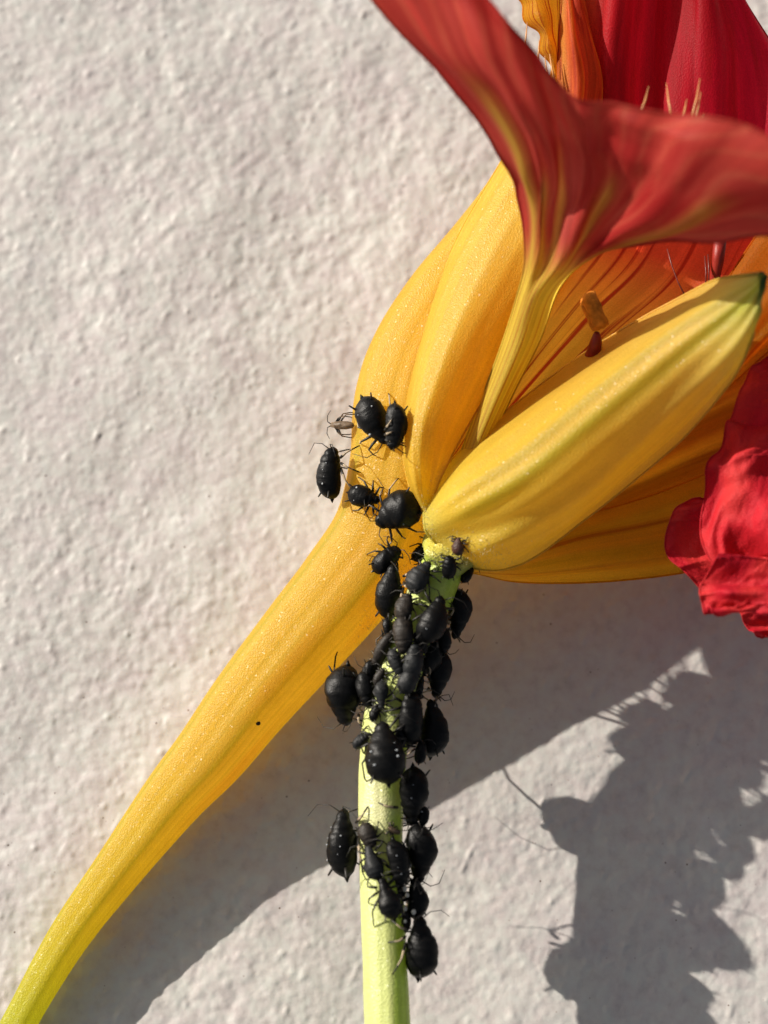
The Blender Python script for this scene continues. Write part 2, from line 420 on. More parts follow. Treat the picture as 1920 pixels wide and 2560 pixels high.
LR = [((-150, 2790), (-60, 2830), 0.50), ((-60, 2660), (25, 2700), 0.50), ((12, 2530), (90, 2565), 0.52), ((120, 2325), (215, 2365), 0.6), ((241, 2138), (348, 2202), 0.72),
      ((362, 1951), (500, 2030), 0.84), ((452, 1824), (600, 1935), 0.98), ((543, 1686), (710, 1808), 1.18),
      ((663, 1523), (860, 1645), 1.42), ((754, 1402), (965, 1530), 1.62), ((845, 1260), (1070, 1400), 1.9),
      ((872, 1130), (1130, 1210), 2.3), ((882, 980), (1150, 1040), 2.65), ((925, 850), (1180, 930), 2.75),
      ((1005, 725), (1240, 800), 2.9), ((1115, 590), (1330, 670), 3.0), ((1205, 470), (1420, 560), 3.1), ((1290, 330), (1480, 440), 3.3)]
for (a, b2, z) in LR:
    w = math.dist(a, b2); spur_st.append(((a[0]+b2[0])/2, (a[1]+b2[1])/2, z-ZO, w/200*1.0))
spur = tube('spur', spur_st, 260, 90, M_SPUR, FL, section=spur_section, col=spur_col, host=True, flat=1.0)

# left sepal with the rolled rim
def s2_col(u, v):
    c = ramp(v, [(0, (0.88, 0.72, 0.12)), (0.12, YEL), (0.5, (0.98, 0.71, 0.10)), (1, (0.98, 0.71, 0.11))])
    c = mixc(c, (0.98, 0.48, 0.03), 0.7*sstep(0.42, 0.75, u)*sstep(0.05, 0.3, v)*(1-sstep(0.75, 1.0, v)))
    line = bump1(np.mod(u*7+0.1*np.sin(v*9), 1), 0.5, 0.10)
    c = mixc(c, (0.60, 0.52, 0.05), 0.25*line*(1-sstep(0.5, 0.8, u)))
    return c
patch('sepal', [
    [(1058, 1285, 4.9), (1062, 1278, 5.1), (1066, 1275, 5.1), (1070, 1275, 5.0), (1074, 1275, 4.8)],
    [(1020, 1205, 4.80), (1030, 1200, 5.60), (1052, 1198, 5.70), (1075, 1200, 5.50), (1100, 1200, 5.45)],
    [(1005, 1090, 4.80), (1018, 1085, 5.70), (1052, 1080, 6.00), (1100, 1085, 5.80), (1150, 1100, 5.35)],
    [(1020, 960, 4.80), (1040, 955, 5.70), (1090, 955, 6.10), (1150, 965, 5.90), (1215, 985, 5.45)],
    [(1052, 830, 4.80), (1078, 825, 5.60), (1135, 830, 6.10), (1200, 850, 6.00), (1270, 880, 5.55)],
    [(1095, 700, 4.90), (1128, 700, 5.60), (1190, 715, 6.10), (1260, 740, 6.10), (1330, 780, 5.75)],
    [(1160, 560, 5.00), (1195, 570, 5.70), (1255, 590, 6.10), (1325, 620, 6.20), (1390, 670, 6.05)],
    [(1255, 400, 5.20), (1285, 420, 5.80), (1340, 450, 6.10), (1400, 490, 6.30), (1460, 540, 6.35)]],
    150, 70, M_SEPAL, FL, col=s2_col, host=True, disp=lambda u, v: 0.007*np.sin(u*40)*sstep(0.03, .2, v), label='yellow sepal beside the spur, orange towards its inner edge')

# right sepal: broad, keeled, with a green tip
def s3_col(u, v):
    c = ramp(v, [(0, (0.84, 0.76, 0.16)), (0.10, (0.98, 0.77, 0.10)), (0.35, (0.98, 0.70, 0.085)), (0.62, (0.96, 0.70, 0.13)), (0.74, (0.84, 0.70, 0.14)), (0.85, (0.52, 0.56, 0.11)), (0.93, (0.18, 0.28, 0.06)), (1, (0.07, 0.14, 0.03))])
    c = mixc(c, (0.60, 0.62, 0.05), 0.6*bump1(u, 0.46+0.02*np.sin(v*14), 0.05)*sstep(0.05, 0.2, v))
    c = mixc(c, (0.58, 0.52, 0.05), 0.55*bump1(u, 0.33-0.03*v, 0.03)*sstep(0.1, 0.3, v))
    c = mixc(c, (0.40, 0.52, 0.05), 0.6*bump1(u, 0.5, 0.13)*sstep(0.55, 0.8, v))
    c = mixc(c, (0.86, 0.42, 0.10), 0.35*bump1(u, 0.05, 0.12)*sstep(0.2, 0.5, v))
    return c
patch('sepal', [
    [(1060, 1262, 4.8), (1060, 1300, 5.2), (1068, 1335, 5.2), (1110, 1385, 4.9), (1170, 1420, 4.5)],
    [(1110, 1180, 5.00), (1135, 1225, 6.12), (1175, 1290, 6.20), (1230, 1370, 5.90), (1270, 1420, 4.70)],
    [(1235, 1060, 5.10), (1290, 1120, 6.62), (1345, 1195, 6.90), (1395, 1290, 6.20), (1400, 1345, 4.80)],
    [(1420, 920, 5.40), (1480, 970, 7.02), (1535, 1035, 7.30), (1575, 1140, 6.60), (1575, 1215, 5.10)],
    [(1600, 795, 6.00), (1655, 835, 7.62), (1705, 890, 7.90), (1730, 990, 7.40), (1720, 1070, 6.10)],
    [(1760, 712, 7.20), (1800, 745, 8.52), (1835, 790, 8.70), (1850, 860, 8.60), (1840, 920, 7.70)],
    [(1870, 688, 8.8), (1890, 700, 9.2), (1900, 720, 9.3), (1905, 750, 9.2), (1895, 785, 9.0)],
    [(1905, 680, 9.4), (1907, 684, 9.5), (1909, 688, 9.5), (1910, 694, 9.5), (1910, 700, 9.5)]],
    170, 80, M_SEPAL, FL, col=s3_col, host=True, thick=0.07, label='broad yellow sepal with green keel and dark green tip',
    disp=lambda u, v: (0.022*np.sin(u*44+0.5+2*v) + 0.16*noise2(u*3+4, v*5, 61) + 0.05*noise2(u*9, v*9, 62) + 0.03*bump1(u, 0.46, 0.11))*sstep(0.05, .2, v) - 0.22*bump1(u, 0.62, 0.10)*bump1(v, 0.12, 0.10))

# narrow claw that fans into the red upper petal, seen from behind
def p1_col(u, v):
    fan = sstep(0.36, 0.52, v)
    c = mixc(np.broadcast_to(np.array((0.92, 0.72, 0.10)), u.shape+(3,)), (0.66, 0.075, 0.06), fan)
    veins = np.zeros_like(u)
    for uc, w, end in ((0.10, 0.028, 0.86), (0.24, 0.028, 0.68), (0.37, 0.022, 0.76), (0.62, 0.030, 0.74), (0.88, 0.022, 0.84)):
        veins = np.maximum(veins, bump1(u, uc, w*(1.7-v))*(1-sstep(end-0.12, end, v)))
    c = mixc(c, (0.78, 0.58, 0.08), 0.72*veins)
    fine = np.clip(np.cos(u*2*math.pi*17+3*noise2(u*5, v*6, 81)*4), 0, 1)**5
    c = mixc(c, (0.80, 0.26, 0.14), 0.30*fine*fan)
    c = mixc(c, (0.42, 0.012, 0.014), 0.55*np.clip(noise2(u*5+1, v*10, 82)*2.6, 0, 1)*fan)
    c = mixc(c, (0.74, 0.16, 0.14), 0.5*bump1(u, 0.45, 0.08)*fan*(1-sstep(.6, .8, v)))
    return c
patch('petal', [
    [(1140, 1165, 5.0), (1150, 1168, 5.1), (1160, 1170, 5.2), (1170, 1170, 5.2), (1180, 1170, 5.2), (1190, 1168, 5.1), (1200, 1165, 5.0)],
    [(1190, 1030, 5.3), (1203, 1025, 5.6), (1217, 1020, 5.8), (1235, 1015, 5.9), (1252, 1008, 5.8), (1268, 1000, 5.6), (1280, 990, 5.3)],
    [(1248, 880, 5.9), (1262, 875, 6.3), (1278, 872, 6.5), (1298, 870, 6.6), (1318, 865, 6.5), (1336, 860, 6.3), (1350, 850, 5.9)],
    [(1290, 750, 6.6), (1304, 748, 7.1), (1322, 746, 7.3), (1342, 742, 7.4), (1364, 740, 7.3), (1384, 732, 7.1), (1402, 715, 6.7)],
    [(1313, 640, 7.6), (1338, 645, 8.1), (1368, 650, 8.0), (1398, 655, 8.4), (1428, 660, 8.2), (1458, 655, 8.2), (1486, 640, 7.7)],
    [(1300, 500, 8.6), (1345, 520, 9.3), (1385, 535, 8.9), (1430, 550, 9.3), (1490, 570, 9.2), (1555, 592, 9.4), (1605, 600, 9.0)],
    [(1262, 385, 9.8), (1330, 400, 10.7), (1390, 420, 10.2), (1460, 450, 9.9), (1550, 480, 10.4), (1660, 545, 10.9), (1750, 588, 10.3)],
    [(1165, 225, 10.8), (1270, 250, 11.8), (1370, 300, 11.6), (1460, 350, 11.0), (1590, 400, 11.5), (1750, 470, 12.0), (1920, 600, 11.4)],
    [(1000, 60, 11.6), (1190, 120, 12.4), (1330, 190, 12.3), (1440, 275, 11.8), (1610, 325, 12.2), (1830, 400, 12.8), (2100, 640, 12.4)],
    [(800, -150, 12.4), (1120, -80, 12.8), (1300, 90, 12.6), (1430, 235, 12.2), (1640, 280, 12.5), (1900, 330, 13.3), (2250, 600, 13.4)]],
    200, 110, M_RED, FL, col=p1_col, thick=0.06, label='red upper petal seen from behind, fanning from a narrow yellow claw with yellow veins',
    disp=lambda u, v: (0.09*np.sin(u*23+2*v) + 0.34*noise2(u*4, v*6, 21) + 0.16*noise2(u*9, v*13, 22) + 0.05*np.sin(u*55+4*v))*sstep(0.40, 0.6, v))

# throat: the orange inside of a petal with red veins
def p2_col(u, v):
    c = ramp(v, [(0, (0.98, 0.62, 0.06)), (0.42, (0.98, 0.55, 0.06)), (0.62, (0.96, 0.34, 0.05)), (0.8, (0.82, 0.09, 0.035)), (1, (0.75, 0.04, 0.03))])
    return c
patch('petal', [
    [(1120, 1150, 4.6), (1140, 1180, 4.6), (1160, 1210, 4.6), (1200, 1250, 4.6)],
    [(1250, 930, 4.5), (1310, 970, 4.3), (1380, 1040, 4.4), (1450, 1110, 4.6)],
    [(1370, 730, 4.8), (1470, 790, 4.3), (1580, 880, 4.3), (1700, 960, 4.7)],
    [(1450, 590, 5.2), (1600, 660, 4.5), (1760, 730, 4.5), (1900, 850, 5.0)],
    [(1500, 450, 5.8), (1680, 500, 5.0), (1860, 560, 4.8), (2050, 720, 5.4)]],
    120, 80, M_IN, FL, col=p2_col, disp=lambda u, v: 0.10*np.sin(u*26+3*v), label='orange petal inside the throat, streaked with red veins')

# lower petals
def low_col(u, v):
    return ramp(v, [(0, (0.94, 0.72, 0.11)), (0.25, (0.97, 0.62, 0.04)), (0.8, (0.97, 0.52, 0.03)), (1, (0.78, 0.2, 0.02))])
patch('petal', [
    [(1110, 1400, 4.30), (1130, 1415, 4.40), (1165, 1428, 4.30), (1200, 1436, 4.00)],
    [(1260, 1360, 4.27), (1270, 1400, 4.55), (1285, 1430, 4.31), (1300, 1455, 3.68)],
    [(1440, 1300, 3.67), (1450, 1350, 4.15), (1465, 1405, 4.05), (1480, 1455, 3.35)],
    [(1640, 1240, 3.55), (1650, 1310, 4.05), (1660, 1380, 3.95), (1670, 1437, 3.35)],
    [(1850, 1150, 3.55), (1870, 1250, 3.85), (1880, 1330, 3.85), (1890, 1400, 3.45)],
    [(2050, 1050, 3.55), (2080, 1200, 3.85), (2080, 1300, 3.85), (2100, 1400, 3.45)]],
    120, 70, M_LOW, FL, col=low_col, disp=lambda u, v: 0.09*np.sin(u*17+2.0)*sstep(0.1, 0.4, v), label='lowest yellow petal, its lower edge over the shaded wall')
patch('petal', [
    [(1200, 1290, 4.40), (1200, 1330, 4.50), (1210, 1370, 4.28)],
    [(1400, 1150, 3.56), (1410, 1250, 3.74), (1420, 1340, 3.62)],
    [(1600, 1020, 3.15), (1610, 1150, 3.35), (1610, 1290, 3.25)],
    [(1800, 900, 2.95), (1800, 1060, 3.15), (1800, 1240, 3.05)],
    [(2080, 740, 2.85), (2080, 960, 3.05), (2080, 1180, 2.85)]],
    120, 80, M_LOW, FL, col=lambda u, v: ramp(v, [(0, (0.96, 0.52, 0.03)), (0.6, (0.97, 0.46, 0.025)), (1, (0.76, 0.2, 0.02))]),
    disp=lambda u, v: 0.16*np.sin(u*22+1.0+2.5*v)*sstep(0.1, 0.5, v), label='pleated orange petal behind the broad sepal')
patch('petal', [
    [(1250, 1260, 4.6), (1270, 1300, 4.9), (1285, 1340, 4.7)],
    [(1400, 1120, 4.7), (1430, 1200, 5.2), (1450, 1270, 4.8)],
    [(1560, 970, 5.0), (1620, 1070, 5.5), (1640, 1135, 5.1)],
    [(1720, 840, 5.2), (1790, 940, 5.7), (1800, 985, 5.3)],
    [(1850, 650, 5.6), (1920, 790, 6.0), (1930, 870, 5.6)],
    [(1980, 450, 6.2), (2080, 630, 6.4), (2080, 760, 5.9)]],
    120, 50, M_LOW, FL, col=lambda u, v: ramp(v, [(0, (0.96, 0.58, 0.04)), (0.6, (0.97, 0.50, 0.03)), (1, (0.75, 0.18, 0.02))]),
    disp=lambda u, v: 0.05*np.sin(u*20), label='orange petal edge running along under the broad sepal')

# scarlet ruffled petal at the right
def ruf_col(u, v):
    k = noise2(u*4+2, v*6, 33)
    c = ramp(v, [(0, (0.50, 0.008, 0.028)), (0.5, (0.60, 0.012, 0.034)), (1, (0.72, 0.022, 0.034))])
    return mixc(c, (0.76, 0.045, 0.05), np.clip(0.4+1.6*k, 0, 1))
def ruf(left, depth, zl, zr, seed, amp=0.35, n=110, m=90, fl=0.14, label=None):
    ctrl = []
    for i, (x, y) in enumerate(left):
        row = []
        for k in range(5):
            q = k/4; row.append((x+depth*q, y*(1-0.25*q)+ (sum(p[1] for p in left)/len(left))*0.25*q, lerp(zl, zr, q)))
        ctrl.append(row)
    def d(u, v):
        r = amp*(noise2(u*3.2+seed, v*5.5+seed, seed)*2.0 + 0.35*noise2(u*7+seed, v*12, seed+1)) + 0.5*fl*np.sin(v*38+4*noise2(u*4, v*4, seed+2)*3)*(1-u)**2
        r = r + 0.055*noise2(u*14, v*22, seed+4) + 0.025*noise2(u*34, v*52, seed+5)
        return r - 0.28*np.abs(np.sin((v*9+u*1.5+seed)*1.1))**0.6*(1-u)*0.8
    return patch('petal', ctrl, n, m, M_RUF, FL, col=ruf_col, disp=d, thick=0.045, label=label)
ruf([(1780, 1235), (1735, 1240), (1695, 1262), (1676, 1300), (1664, 1345), (1672, 1392), (1712, 1430), (1752, 1470), (1775, 1500)], 260, 5.5, 5.6, 5,
    amp=0.18, fl=0.06, label='small dark red lobe of the ruffled petal')
ruf([(1935, 900), (1885, 925), (1858, 975), (1835, 1035), (1815, 1055), (1800, 1110), (1768, 1150), (1762, 1215), (1748, 1290), (1752, 1350), (1790, 1420), (1850, 1440)], 300, 6.3, 7.0, 9,
    amp=0.42, label='crumpled scarlet petal at the right edge')
ruf([(1800, 1385), (1762, 1440), (1750, 1470), (1757, 1505), (1768, 1538), (1815, 1530), (1850, 1518), (1890, 1500)], 260, 6.9, 7.2, 14,
    amp=0.22, fl=0.05, n=80, m=70, label='bright scarlet folded lip below the crumpled petal')
ruf([(1850, 1480), (1850, 1520), (1868, 1560), (1895, 1588), (1930, 1590)], 240, 5.6, 5.6, 17, amp=0.15, fl=0.04, n=60, m=60, label='lowest dark red lobe at the right edge')

# petals at the top
def p6_col(u, v):
    return mixc(ramp(u, [(0, (0.78, 0.06, 0.03)), (0.15, (0.66, 0.012, 0.03)), (0.5, (0.52, 0.006, 0.02)), (1, (0.70, 0.010, 0.045))]), (0.80, 0.16, 0.03), 0.5*bump1(u, 0, 0.12))
patch('petal', [
    [(1400, 470, 6.0), (1520, 480, 6.3), (1640, 490, 6.0), (1760, 500, 6.2), (1880, 510, 6.0), (2060, 520, 6.0)],
    [(1405, 290, 6.1), (1510, 300, 6.6), (1625, 300, 5.9), (1740, 310, 6.6), (1860, 310, 6.1), (2060, 320, 6.3)],
    [(1420, 120, 6.3), (1520, 120, 6.9), (1630, 120, 5.9), (1740, 120, 6.9), (1850, 125, 6.3), (1950, 130, 6.0)],
    [(1430, -20, 6.5), (1540, -30, 7.2), (1640, -30, 6.0), (1740, -30, 7.1), (1810, -25, 6.5), (1868, -10, 6.0)],
    [(1440, -160, 6.7), (1550, -170, 7.4), (1640, -180, 6.2), (1720, -170, 7.1), (1770, -160, 6.6), (1800, -150, 6.2)]],
    110, 90, M_RED, FL, col=p6_col, disp=lambda u, v: 0.13*np.sin(u*28+2*v), label='dark crimson pleated petal at the top')
patch('petal', [
    [(1395, 320, 6.5), (1430, 325, 6.8), (1470, 325, 6.7), (1540, 320, 6.3)],
    [(1398, 200, 6.6), (1440, 200, 7.1), (1490, 200, 6.9), (1535, 200, 6.4)],
    [(1402, 90, 6.7), (1430, 85, 7.3), (1468, 85, 7.0), (1510, 110, 6.4)],
    [(1408, 10, 6.8), (1425, 0, 7.2), (1448, 0, 7.1), (1475, 20, 6.5)],
    [(1400, -90, 6.9), (1415, -95, 7.1), (1430, -95, 7.0), (1445, -90, 6.7)]],
    90, 50, M_RED, FL, col=lambda u, v: mixc(ramp(u, [(0, (0.84, 0.24, 0.05)), (0.3, (0.84, 0.16, 0.05)), (0.75, (0.80, 0.10, 0.02)), (1, (0.86, 0.3, 0.08))]), (0.90, 0.42, 0.05), 0.7*bump1(np.mod(u*3+v*.6, 1), .5, .12)),
    disp=lambda u, v: 0.06*np.sin(u*19+3*v), label='orange red pointed petal claw at the top')
patch('petal', [
    [(1385, 250, 6.3), (1396, 255, 6.5), (1408, 260, 6.4)],
    [(1368, 160, 6.4), (1384, 160, 6.7), (1402, 165, 6.5)],
    [(1345, 95, 6.5), (1368, 90, 7.0), (1400, 90, 6.6)],
    [(1308, 30, 6.6), (1345, 20, 7.1), (1400, 20, 6.7)],
    [(1275, -40, 6.7), (1330, -55, 7.1), (1400, -50, 6.7)],
    [(1250, -120, 6.8), (1310, -130, 7.1), (1400, -130, 6.7)]],
    90, 40, M_IN, FL, col=lambda u, v: np.broadcast_to(np.array((0.90, 0.44, 0.03)), u.shape+(3,)).copy(),
    disp=lambda u, v: 0.10*np.sin(v*26)*(1-u), label='curled golden yellow petal edge at the top')

# stem
stem_st = [(1128, 1360, 4.6, 0.50), (1112, 1410, 4.5, 0.52), (1080, 1480, 4.4, 0.56), (1038, 1575, 4.3, 0.58), (998, 1680, 4.15, 0.60), (970, 1800, 4.0, 0.585),
           (957, 1920, 4.0, 0.56), (953, 2050, 4.0, 0.535), (957, 2250, 4.0, 0.52), (964, 2420, 4.0, 0.53), (972, 2600, 4.0, 0.545), (985, 2800, 3.9, 0.56), (1010, 3200, 3.6, .58)]
def stem_sec(th, v):
    return 1 + 0.07*np.abs(np.cos((th-math.radians(68))*1.5))**4 - 0.025 + 0.010*np.cos(th*13) + 0.012*math.sin(v*70)*math.sin(v*23)
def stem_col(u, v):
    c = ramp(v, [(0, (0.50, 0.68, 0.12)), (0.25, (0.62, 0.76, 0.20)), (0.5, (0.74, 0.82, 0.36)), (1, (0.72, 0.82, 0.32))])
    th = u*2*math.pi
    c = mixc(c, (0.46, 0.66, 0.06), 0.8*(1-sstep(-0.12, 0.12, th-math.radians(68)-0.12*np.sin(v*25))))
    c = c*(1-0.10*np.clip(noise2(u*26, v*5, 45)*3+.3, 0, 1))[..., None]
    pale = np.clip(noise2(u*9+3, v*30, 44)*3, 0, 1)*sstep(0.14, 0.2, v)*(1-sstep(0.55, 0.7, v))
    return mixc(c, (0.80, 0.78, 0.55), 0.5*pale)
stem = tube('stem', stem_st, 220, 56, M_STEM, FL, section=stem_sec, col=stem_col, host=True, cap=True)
rc = tube('receptacle', [(1134, 1345, 4.9, 0.35), (1130, 1362, 4.75, 0.66), (1124, 1380, 4.6, 0.72), (1117, 1398, 4.5, 0.64), (1108, 1415, 4.4, 0.54)], 24, 40, M_STEM, FL, host=True,
          section=lambda th, v: 1+0.06*np.cos(th*5+1), col=lambda u, v: ramp(v, [(0, (0.78, 0.64, 0.10)), (0.4, (0.58, 0.60, 0.12)), (1, (0.42, 0.58, 0.10))]), cap=True)

BVH = BVHTree.FromPolygons([Vector(v) for v in HOST_V], HOST_F)

# fuzz on the flower's base and dust on the spur: beyond counting
def grains(name, mat, spots, parent, fibre=False):
    V = []; F = []
    for (p, nrm, s) in spots:
        b0 = len(V); nrm = nrm.normalized()
        a = nrm.orthogonal().normalized(); a.rotate(Quaternion(nrm, random.uniform(0, 6.28))); c = nrm.cross(a)
        h = s*(2.6 if fibre else 0.8); ln = s*(0.4 if fibre else random.uniform(0.7, 1.6)); tip = p+nrm*h+a*(s*1.2 if fibre else 0)
        for k in range(4):
            an = k*math.pi/2; V.append(p - nrm*s*0.3 + a*math.cos(an)*ln + c*math.sin(an)*s*(0.4 if fibre else 0.8))
        for k in range(4):
            an = k*math.pi/2; V.append(tip + (a*math.cos(an)*ln + c*math.sin(an)*s*0.5)*(0.2 if fibre else 0.55))
        F += [(b0+k, b0+(k+1) % 4, b0+4+(k+1) % 4, b0+4+k) for k in range(4)] + [(b0+4, b0+5, b0+6, b0+7), (b0+3, b0+2, b0+1, b0)]
    o = mesh_obj(name, V, F, mat, parent); o['kind'] = 'stuff'; return o
spots = []
for i in range(1100):
    q = random.random()
    if q < 0.55: px, py = random.gauss(1150, 60), random.gauss(1395, 28)
    elif q < 0.75: px, py = 1060+random.gauss(0, 12), random.gauss(1310, 40)
    else:
        s = random.random(); px, py = lerp(1060, 900, s)+random.gauss(0, 12), lerp(1390, 1600, s)+random.gauss(0, 22)
    d = ray(px, py); h = BVH.ray_cast(CAM, d.normalized())
    if h[0] is None: continue
    n = h[1] if h[1].dot(d) < 0 else -h[1]
    spots.append((h[0], n, random.uniform(0.008, 0.022)))
grains('fuzz', M_FUZZ, spots, FL, True)

# stamens, style and hairs
def part_wire(name, pts, radii, mat, parent, k=8, label=None):
    V, F = wire_geo(pts, radii, k); o = mesh_obj(name, V, F, mat, parent)
    if label: o['label'] = label
    return o
st = part_wire('stamen', [P(1470, 905, 5.3), P(1484, 880, 5.8), P(1490, 855, 6.1), P(1492, 832, 6.3)], [0.16, 0.18, 0.15, 0.07], M_STALK, FL, 12)
ln = [0.02, 0.17, 0.22, 0.20, 0.22, 0.21, 0.15, 0.02]
Vn, Fn = wire_geo([P(1508-38*t, 822-88*t, 6.4+0.15*math.sin(3*t)) for t in (0, .06, .2, .4, .6, .8, .95, 1)], ln, 16)
V2, F2 = wire_geo([P(1497-36*t, 826-86*t, 6.3) for t in (0, .06, .2, .4, .6, .8, .95, 1)], [q*0.85 for q in ln], 16)
Vn = list(Vn); bq = len(Vn); Vn += list(V2); Fn = list(Fn)+[tuple(i+bq for i in f) for f in F2]
Vn = [v+Vector((0.02, 0.015, 0.01))*float(noise2(np.array([v.x*9+40]), np.array([v.y*9+40]), 91)[0])*3 for v in Vn]
an = mesh_obj('anther', Vn, Fn, M_ANTHER, st)
part_wire('style', [P(1788, 760, 5.0), P(1785, 700, 5.3), P(1795, 650, 5.6), P(1800, 600, 5.8)], [0.13, 0.14, 0.15, 0.16], M_STALK, FL, 12)
for pts in ([(1712, 738), (1695, 705), (1680, 665), (1668, 622)], [(1764, 715), (1765, 680), (1762, 640)], [(1772, 712), (1772, 670), (1770, 636)], [(1000, 0)]):
    if len(pts) > 2: part_wire('hair', [P(a, b, 5.6) for a, b in pts], [0.02]*len(pts), M_DARKHAIR, FL, 5)
for (x, y, dx, dy) in ((1600, 285, 22, -70), (1680, 296, -14, -88), (1705, 300, 12, -52), (1728, 300, 22, -104), (1738, 300, 14, -70), (1662, 298, 20, 2), (1752, 296, 8, -12), (1858, 338, 3, -22), (1310, 135, 8, -80), (1345, 160, 3, -60),
                       (1372, 200, -10, -60), (1388, 205, -14, -70)):
    part_wire('hair', [P(x, y, 9.2 if x > 1500 else 7.0), P(x+dx*0.6, y+dy*0.5, 9.1 if x > 1500 else 7.0), P(x+dx, y+dy, 8.9 if x > 1500 else 7.0)], [0.03, 0.022, 0.008], M_HAIR, FL, 5)
# dark seam line between claw and sepal
part_wire('seam', [P(1128, 1142, 5.35), P(1150, 1075, 5.3), P(1172, 1025, 5.25)], [0.008, 0.02, 0.006], M_DARKHAIR, FL, 5)

bpy.context.view_layer.update()
for o in list(FL.children): o.matrix_parent_inverse = FL.matrix_basis.inverted()

# ------------------------------------------------------------------ aphids
def aphid_profile(t, kind):
    """half width (of 1) along the body, 0 = tail, 1 = snout"""
    if kind == 'round':
        xs_ = [0, .03, .10, .25, .45, .62, .74, .83, .90, .96, 1.0]; ys_ = [0, .32, .66, .95, 1.0, .88, .66, .50, .42, .30, 0]
    elif kind == 'long':
        xs_ = [0, .03, .12, .28, .45, .60, .74, .84, .91, .97, 1.0]; ys_ = [0, .40, .76, .97, 1.0, .96, .86, .74, .60, .40, 0]
    else:  # pear
        xs_ = [0, .03, .10, .22, .38, .55, .70, .82, .90, .96, 1.0]; ys_ = [0, .26, .66, .95, 1.0, .76, .52, .42, .38, .26, 0]
    # smooth the polyline
    return 0.25*(np.interp(t-.02, xs_, ys_)+2*np.interp(t, xs_, ys_)+np.interp(t+.02, xs_, ys_))

def body_geo(L_, W_, Hh, kind, seed):
    n, m = 44, 24; V = []; F = []
    r = random.Random(seed); bend = r.uniform(-0.05, 0.05)
    r_seg = r.choice((0.015, 0.03, 0.05)); lump = r.uniform(0.5, 1.6); tp = r.uniform(-.10, .16)
    ts = 0.5-0.5*np.cos(np.linspace(0, math.pi, n)); ts[0] = 0.002; ts[-1] = 0.998
    ph = r.random()*6
    for i, t in enumerate(ts):
        w = float(aphid_profile(np.array([t]), kind)[0]); w = max(w, 0.03)
        seg = 1 - r_seg*max(0, math.cos(t*math.pi*2*8+ph))**8 if 0.12 < t < 0.9 else 1
        neck = 1 - 0.14*math.exp(-((t-0.86)/0.022)**2) - 0.09*math.exp(-((t-0.70)/0.02)**2)
        x = (t-0.5)*L_
        arch = (1-(2*t-1)**2)*0.08*L_
        for j in range(m):
            a = 2*math.pi*j/m
            rr = w*seg*neck*(1-tp*(t-0.4))*(1+lump*(0.03*math.sin(3*a+t*9+ph)+0.02*math.sin(5*a+t*17+ph)))
            # flank dimples
            fl = 1-0.05*math.exp(-((abs(math.cos(a))-0.75)/0.08)**2)*max(0, math.sin(t*math.pi*18))
            y = math.cos(a)*W_*0.5*rr*fl; z = math.sin(a)*Hh*0.5*rr*fl
            if z < 0: z *= 0.72
            V.append(Vector((x, y+bend*L_*(2*t-1)**2, z+arch*0.6)))
    F = [f[::-1] for f in grid_faces(n, m, True)]
    F.append(tuple(range(m))); F.append(tuple(range((n-1)*m, n*m))[::-1])
    return V, F

def blob(c, r, sx=1, sy=1, sz=1, n=6, m=8):
    V = [c+Vector((0, 0, -r*sz))]; F = []
    for i in range(1, n):
        a = -math.pi/2+math.pi*i/n
        for j in range(m):
            b_ = 2*math.pi*j/m; V.append(c+Vector((math.cos(a)*math.cos(b_)*r*sx, math.cos(a)*math.sin(b_)*r*sy, math.sin(a)*r*sz)))
    V.append(c+Vector((0, 0, r*sz))); k = len(V)-1
    for j in range(m): F.append((0, 1+(j+1) % m, 1+j))
    for i in range(n-2):
        for j in range(m):
            p = 1+i*m+j; q = 1+i*m+(j+1) % m; F.append((p, q, q+m, p+m))
    for j in range(m): F.append((k, 1+(n-2)*m+j, 1+(n-2)*m+(j+1) % m))
    return V, F

